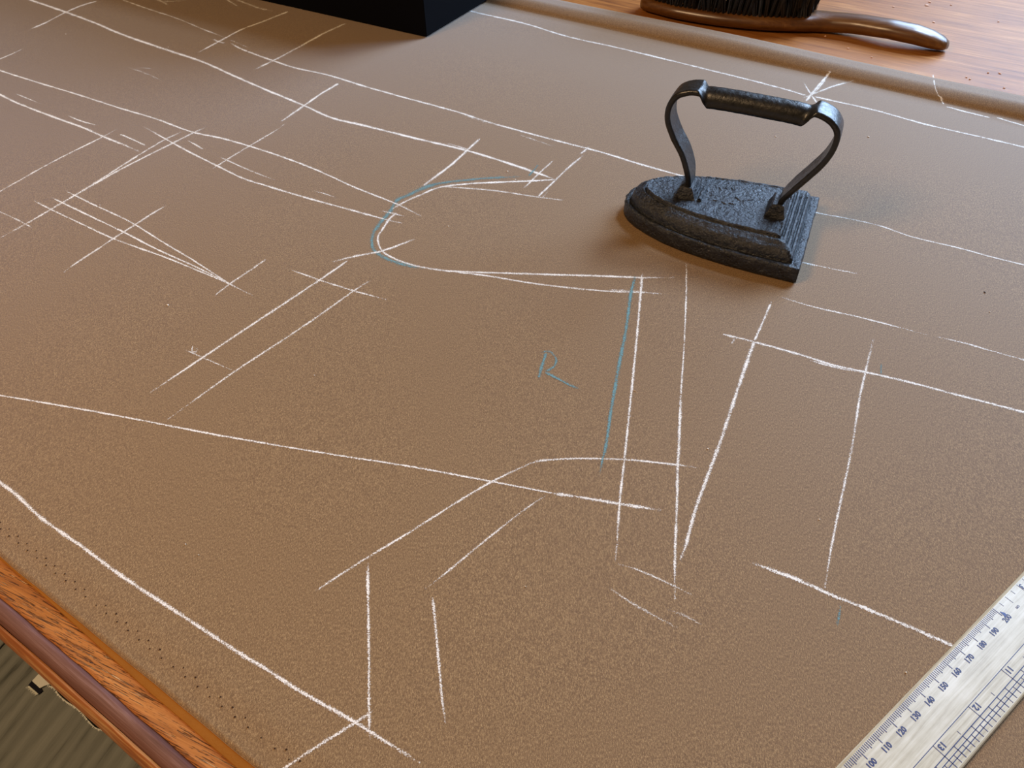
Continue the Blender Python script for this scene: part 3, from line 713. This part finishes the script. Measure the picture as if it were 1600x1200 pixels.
def text(s, u, v, size, rev=False, bold=.0, sx=1.0):
    cu = bpy.data.curves.new('printed_number', 'FONT'); cu.body = s; cu.size = size * .001 / .72; cu.align_x = 'CENTER'; cu.align_y = 'CENTER'; cu.offset = bold * .001; cu.resolution_u = 2
    to = bpy.data.objects.new('tmp', cu); COL.objects.link(to)
    bpy.context.view_layer.update()
    me = bpy.data.meshes.new_from_object(to.evaluated_get(bpy.context.evaluated_depsgraph_get())); bpy.data.objects.remove(to)
    xs_ = [q.co.x for q in me.vertices]; ys_ = [q.co.y for q in me.vertices]; ox = (min(xs_) + max(xs_)) / 2; oy = (min(ys_) + max(ys_)) / 2
    for q in me.vertices: q.co.x = (q.co.x - ox) * sx; q.co.y -= oy
    me.materials.clear(); me.materials.append(M_INK)
    o = bpy.data.objects.new('printed_number', me); COL.objects.link(o); o.parent = ruler
    o.location = RP(u, v, RZ + .00006) - Vector(ruler['_org']); o.rotation_euler = (0, 0, UA + (math.pi if rev else 0))
    return o
for n in range(10, 200, 10): text(str(n), n + .1, 7.55, 2.35, False, .15, .98)
text('200', 200.5, 7.6, 2.25, False, .12)
text('cm', 209.6, 7.6, 1.4, True, .05)
text('3', 221, 3.6, 2.6, True, .12)
for n in range(1, 18):
    u = inch(n)
    if U0 + 6 < u < U1 - 6: text(str(n), u + 2.5, 20.5, 2.5, True, .14, 1.05)
# ink blot near the 200 mark
mb = MB(); ring = []
for a in range(16):
    th = a / 16 * 6.283; r_ = 1.0 + .25 * math.sin(3 * th + 1)
    ring.append(RP(201.3 + .75 * r_ * math.cos(th), 5.6 + 1.35 * r_ * math.sin(th), RZ + .00009))
mb.add(ring, [tuple(range(16))]); o = mb.build('ink_blot', plain('ink_blot', lin(52, 70, 130), .5), ruler); tag(o, 'blue ink blot over the 200 mark')
if o.data.polygons[0].normal.z < 0: o.data.flip_normals()

# ------------------------------------------------------------------ lint and crumbs
M_LINT = plain('white_lint', lin(240, 232, 220), .9)
def blob(name, p, sx, sy, sz, rot, m, seed):
    rnd = random.Random(seed); mb = MB(); rs = []
    for z, q in ((0, .55), (.35, 1), (.75, .8), (1, .3)):
        rs.append([Vector((p.x, p.y, p.z + z * sz)) + Matrix.Rotation(rot, 3, 'Z') @ Vector((sx / 2 * q * math.cos(a * 1.0472) * rnd.uniform(.75, 1.2), sy / 2 * q * math.sin(a * 1.0472) * rnd.uniform(.75, 1.2), 0)) for a in range(6)])
    mb.rings(rs, True, True); return mb.build(name, m, None, True, loc=p)
specks = [(262.5, 477, 5, 2.6), (793, 268, 2.8, 2.4), (805, 281, 2.8, 2.4), (1357, 214, 3, 2.4), (1212, 213.5, 2.6, 2), (700.5, 354, 2.2, 2), (1106, 701.5, 2.4, 3.0), (290, 850.8, 2.4, 2), (310.5, 867.5, 1.6, 1.6), (1415.5, 1051, 2.4, 2.4),
          (1280, 812, 2, 2), (821, 917, 2, 1.8), (1546.5, 487.5, 2, 2), (103, 53.5, 2.4, 1.8), (22.5, 82.5, 2.2, 1.6), (263, 74, 2, 1.4), (156, 321, 2, 1.6), (491, 587, 2, 1.6)]
LINT = ['largest white lint speck, below the chalk wedge where three lines meet', 'upper of two lint specks above the blue and white armhole curve', 'lower of two lint specks above the blue and white armhole curve',
 'white lint speck on the cloth right of the iron handle', 'white lint speck seen through the opening of the iron handle', 'lint speck inside the bend of the armhole curve', 'lint speck between the two long chalk lines below the iron', 'larger lint speck near the front cloth edge at lower left',
 'smallest lint speck near the front cloth edge at lower left', 'lint speck on the cloth just left of the ruler', 'lint speck beside the near end of the long chalk line left of the ruler', 'lint speck on plain cloth right of the short diagonal chalk line at bottom centre',
 'lint speck at the right edge of the cloth between two long chalk lines', 'lint speck on the cloth near the top left chalk cross', 'lint speck lying on the short chalk line at the top left edge', 'lint speck just above the long chalk line left of the black box', 'lint speck above the three converging chalk lines at left', 'lint speck on cloth right of the two parallel diagonal chalk lines']
for k, (x, y, a, b) in enumerate(specks):
    p = on_cloth(x, y, .00005); q = on_cloth(x + 1, y); mpp = (q - p).length
    o = blob('lint_speck', p, a * mpp, b * mpp, .0006, random.uniform(-.4, .4), M_LINT, k)
    tag(o, LINT[k], 'lint', 'white lint specks on the cloth')
p = on_cloth(1538.5, 457, .0001); o = blob('thread_clipping', p, .0026, .0007, .0005, -.9, plain('dark_thread', lin(40, 26, 20), .9), 77); tag(o, 'tiny dark thread clipping on cloth at right edge', 'thread')
p = on_cloth(992, 611, .0001); o = blob('fibre_clipping', p, .0030, .0004, .0003, .25, plain('tan_thread', lin(210, 180, 140), .9), 78); tag(o, 'fine tan fibre clipping lying beside the long blue chalk line', 'thread')
crumbs = [(1459, 35, 3.4, 2.6), (1448, 8.5, 5, 2.4), (1453, 3.5, 4, 1.6), (1396, 11, 2.4, 1.8), (1289.5, 57, 3.4, 3), (1325, 76, 4, 1.5), (1362, 90, 3, 1.4), (1515.5, 124, 3, 1.8), (1544, 114, 3, 1.6), (1562, 115, 5, 1.2), (1569, 137.5, 2.4, 1.8), (1560, 34, 2.4, 1.6), (1486, 8, 2.4, 1.6), (1510, 121, 2.5, 1.4)]
CRUMB = ['pale crumb on the wood just above the tip of the brush handle', 'longest pale chip on the wood above the brush handle', 'pale chip on the wood at the top of the frame above the brush handle', 'pale crumb above the middle of the brush handle',
 'pale crumb on the wood between brush and cloth fold, below the brush neck', 'pale scratch like crumb near the cloth fold below the brush handle', 'pale crumb by the cloth fold, right of the one below the brush handle', 'pale crumb next to the cloth fold above the end of the chalk curve',
 'pale crumb on bare wood right of the brush tip, near the fold', 'long pale chip on bare wood right of the brush tip', 'rightmost pale crumb right against the cloth fold', 'pale crumb on bare wood level with the brush handle tip, far right', 'pale crumb at the top of the frame right of the brush handle', 'small crumb beside the one next to the cloth fold']
for k, (x, y, a, b) in enumerate(crumbs):
    p = on_z(x, y, ZT + .0001); q = on_z(x + 1, y, ZT); mpp = (q - p).length
    o = blob('crumb', p, a * mpp, b * mpp * 2, .0008, random.uniform(-.6, .6), plain('pale_crumb', lin(226, 180, 150), .9) if k == 0 else bpy.data.materials['pale_crumb'], 40 + k)
    tag(o, CRUMB[k], 'crumb', 'pale crumbs on the far tabletop')

# ------------------------------------------------------------------ scraps on the floor
ZF = -Z0
def FP(x, y, up=.001): return on_z(x, y, ZF + up)
def sheet(name, pts, m, parent, th=.0012, up=.0006, wave=0.0):
    top = []; bot = []
    for x, y in pts:
        p = FP(x, y, up + th); z = wave * abs(noise.noise(Vector((x * .12, y * .12, 0)))); top.append(p + Vector((0, 0, z))); bot.append(p + Vector((0, 0, z - th)))
    a = sum((top[i].x * top[(i + 1) % len(top)].y - top[(i + 1) % len(top)].x * top[i].y) for i in range(len(top)))
    if a < 0: top.reverse(); bot.reverse()
    mb = MB(); mb.rings([bot, top], True, True); return mb.build(name, m, parent)
scrap = empty('tape_scrap', FP(60, 1068, 0)); tag(scrap, 'off-white scrap of woven tape with black band and frayed end on floor', 'scrap')
M_TAPE = plain('off_white_tape', lin(236, 238, 228), .9, 0, .2, [(500, .3, .0008)])
M_TAPEB = plain('black_band', lin(30, 30, 40), .9, 0, .2)
sheet('tape', [(50, 1064), (62, 1051), (72, 1044), (92, 1062), (80, 1068.5), (70, 1071), (62, 1075)], M_TAPE, scrap, .0012, .0030)
sheet('black_band', [(50, 1063), (62, 1073), (66, 1080), (60, 1085), (52, 1078), (44, 1070.5)], M_TAPEB, scrap, .0012, .0016)
mb = MB()
for k in range(46):
    q = k / 45; a = FP(lerp(46, 60, q), lerp(1072, 1084, q), .002); b = FP(lerp(40, 54, q) + random.uniform(-1.5, 1.5), lerp(1075, 1087, q) + random.uniform(-1.5, 1.5), .001 + random.uniform(0, .002))
    d = (b - a).normalized(); s = Vector((-d.y, d.x, 0)) * .0006
    mb.add([a - s, a + s, b, a + Vector((0, 0, .0012))], [(0, 2, 3), (3, 2, 1), (1, 2, 0)])
o = mb.build('fringe', M_TAPE, scrap); tag(o, 'frayed white thread ends', kind='stuff')
off = empty('fabric_offcut', FP(112, 1090, 0)); tag(off, 'dark fabric offcut with pale frayed edge peeping from under the table', 'fabric')
edge = [(74, 1071), (82, 1074), (87, 1079), (91, 1085), (98, 1092), (106, 1098), (114, 1103), (123, 1109), (130, 1117), (140, 1129), (150, 1138), (164, 1142)]
sheet('dark_felt', edge + [(190, 1140), (170, 1100), (130, 1060), (95, 1050)], plain('black_felt', lin(26, 25, 24), .95, 0, .1, [(300, .5, .001)]), off, .0015, .0004)
mb = MB(); ee = catmull([(a, b, 0) for a, b in edge], 1.2)
for k, p in enumerate(ee):
    u = k / len(ee); t = ee[min(k + 1, len(ee) - 1)] - ee[max(k - 1, 0)]; nn = Vector((-t.y, t.x, 0)).normalized()
    dens = 5 if .18 < u < .55 else (1 if random.random() < .4 else 2)
    for _ in range(dens):
        l = random.uniform(.5, 2.6) if .18 < u < .5 else random.uniform(.8, 3.2)
        a = FP(p.x - nn.x * .8, p.y - nn.y * .8, .0022); b = FP(p.x + nn.x * l + random.uniform(-1.2, 1.2), p.y + nn.y * l + random.uniform(-1.2, 1.2), .001)
        d = (b - a).normalized(); s = Vector((-d.y, d.x, 0)) * .0011
        mb.add([a - s, a + s, b, a + Vector((0, 0, .0006))], [(0, 2, 3), (3, 2, 1), (1, 2, 0)])
o = mb.build('frayed_edge', M_TAPE, off); tag(o, 'pale frayed thread edge', kind='stuff')

for o in bpy.data.objects:
    if '_org' in o: del o['_org']
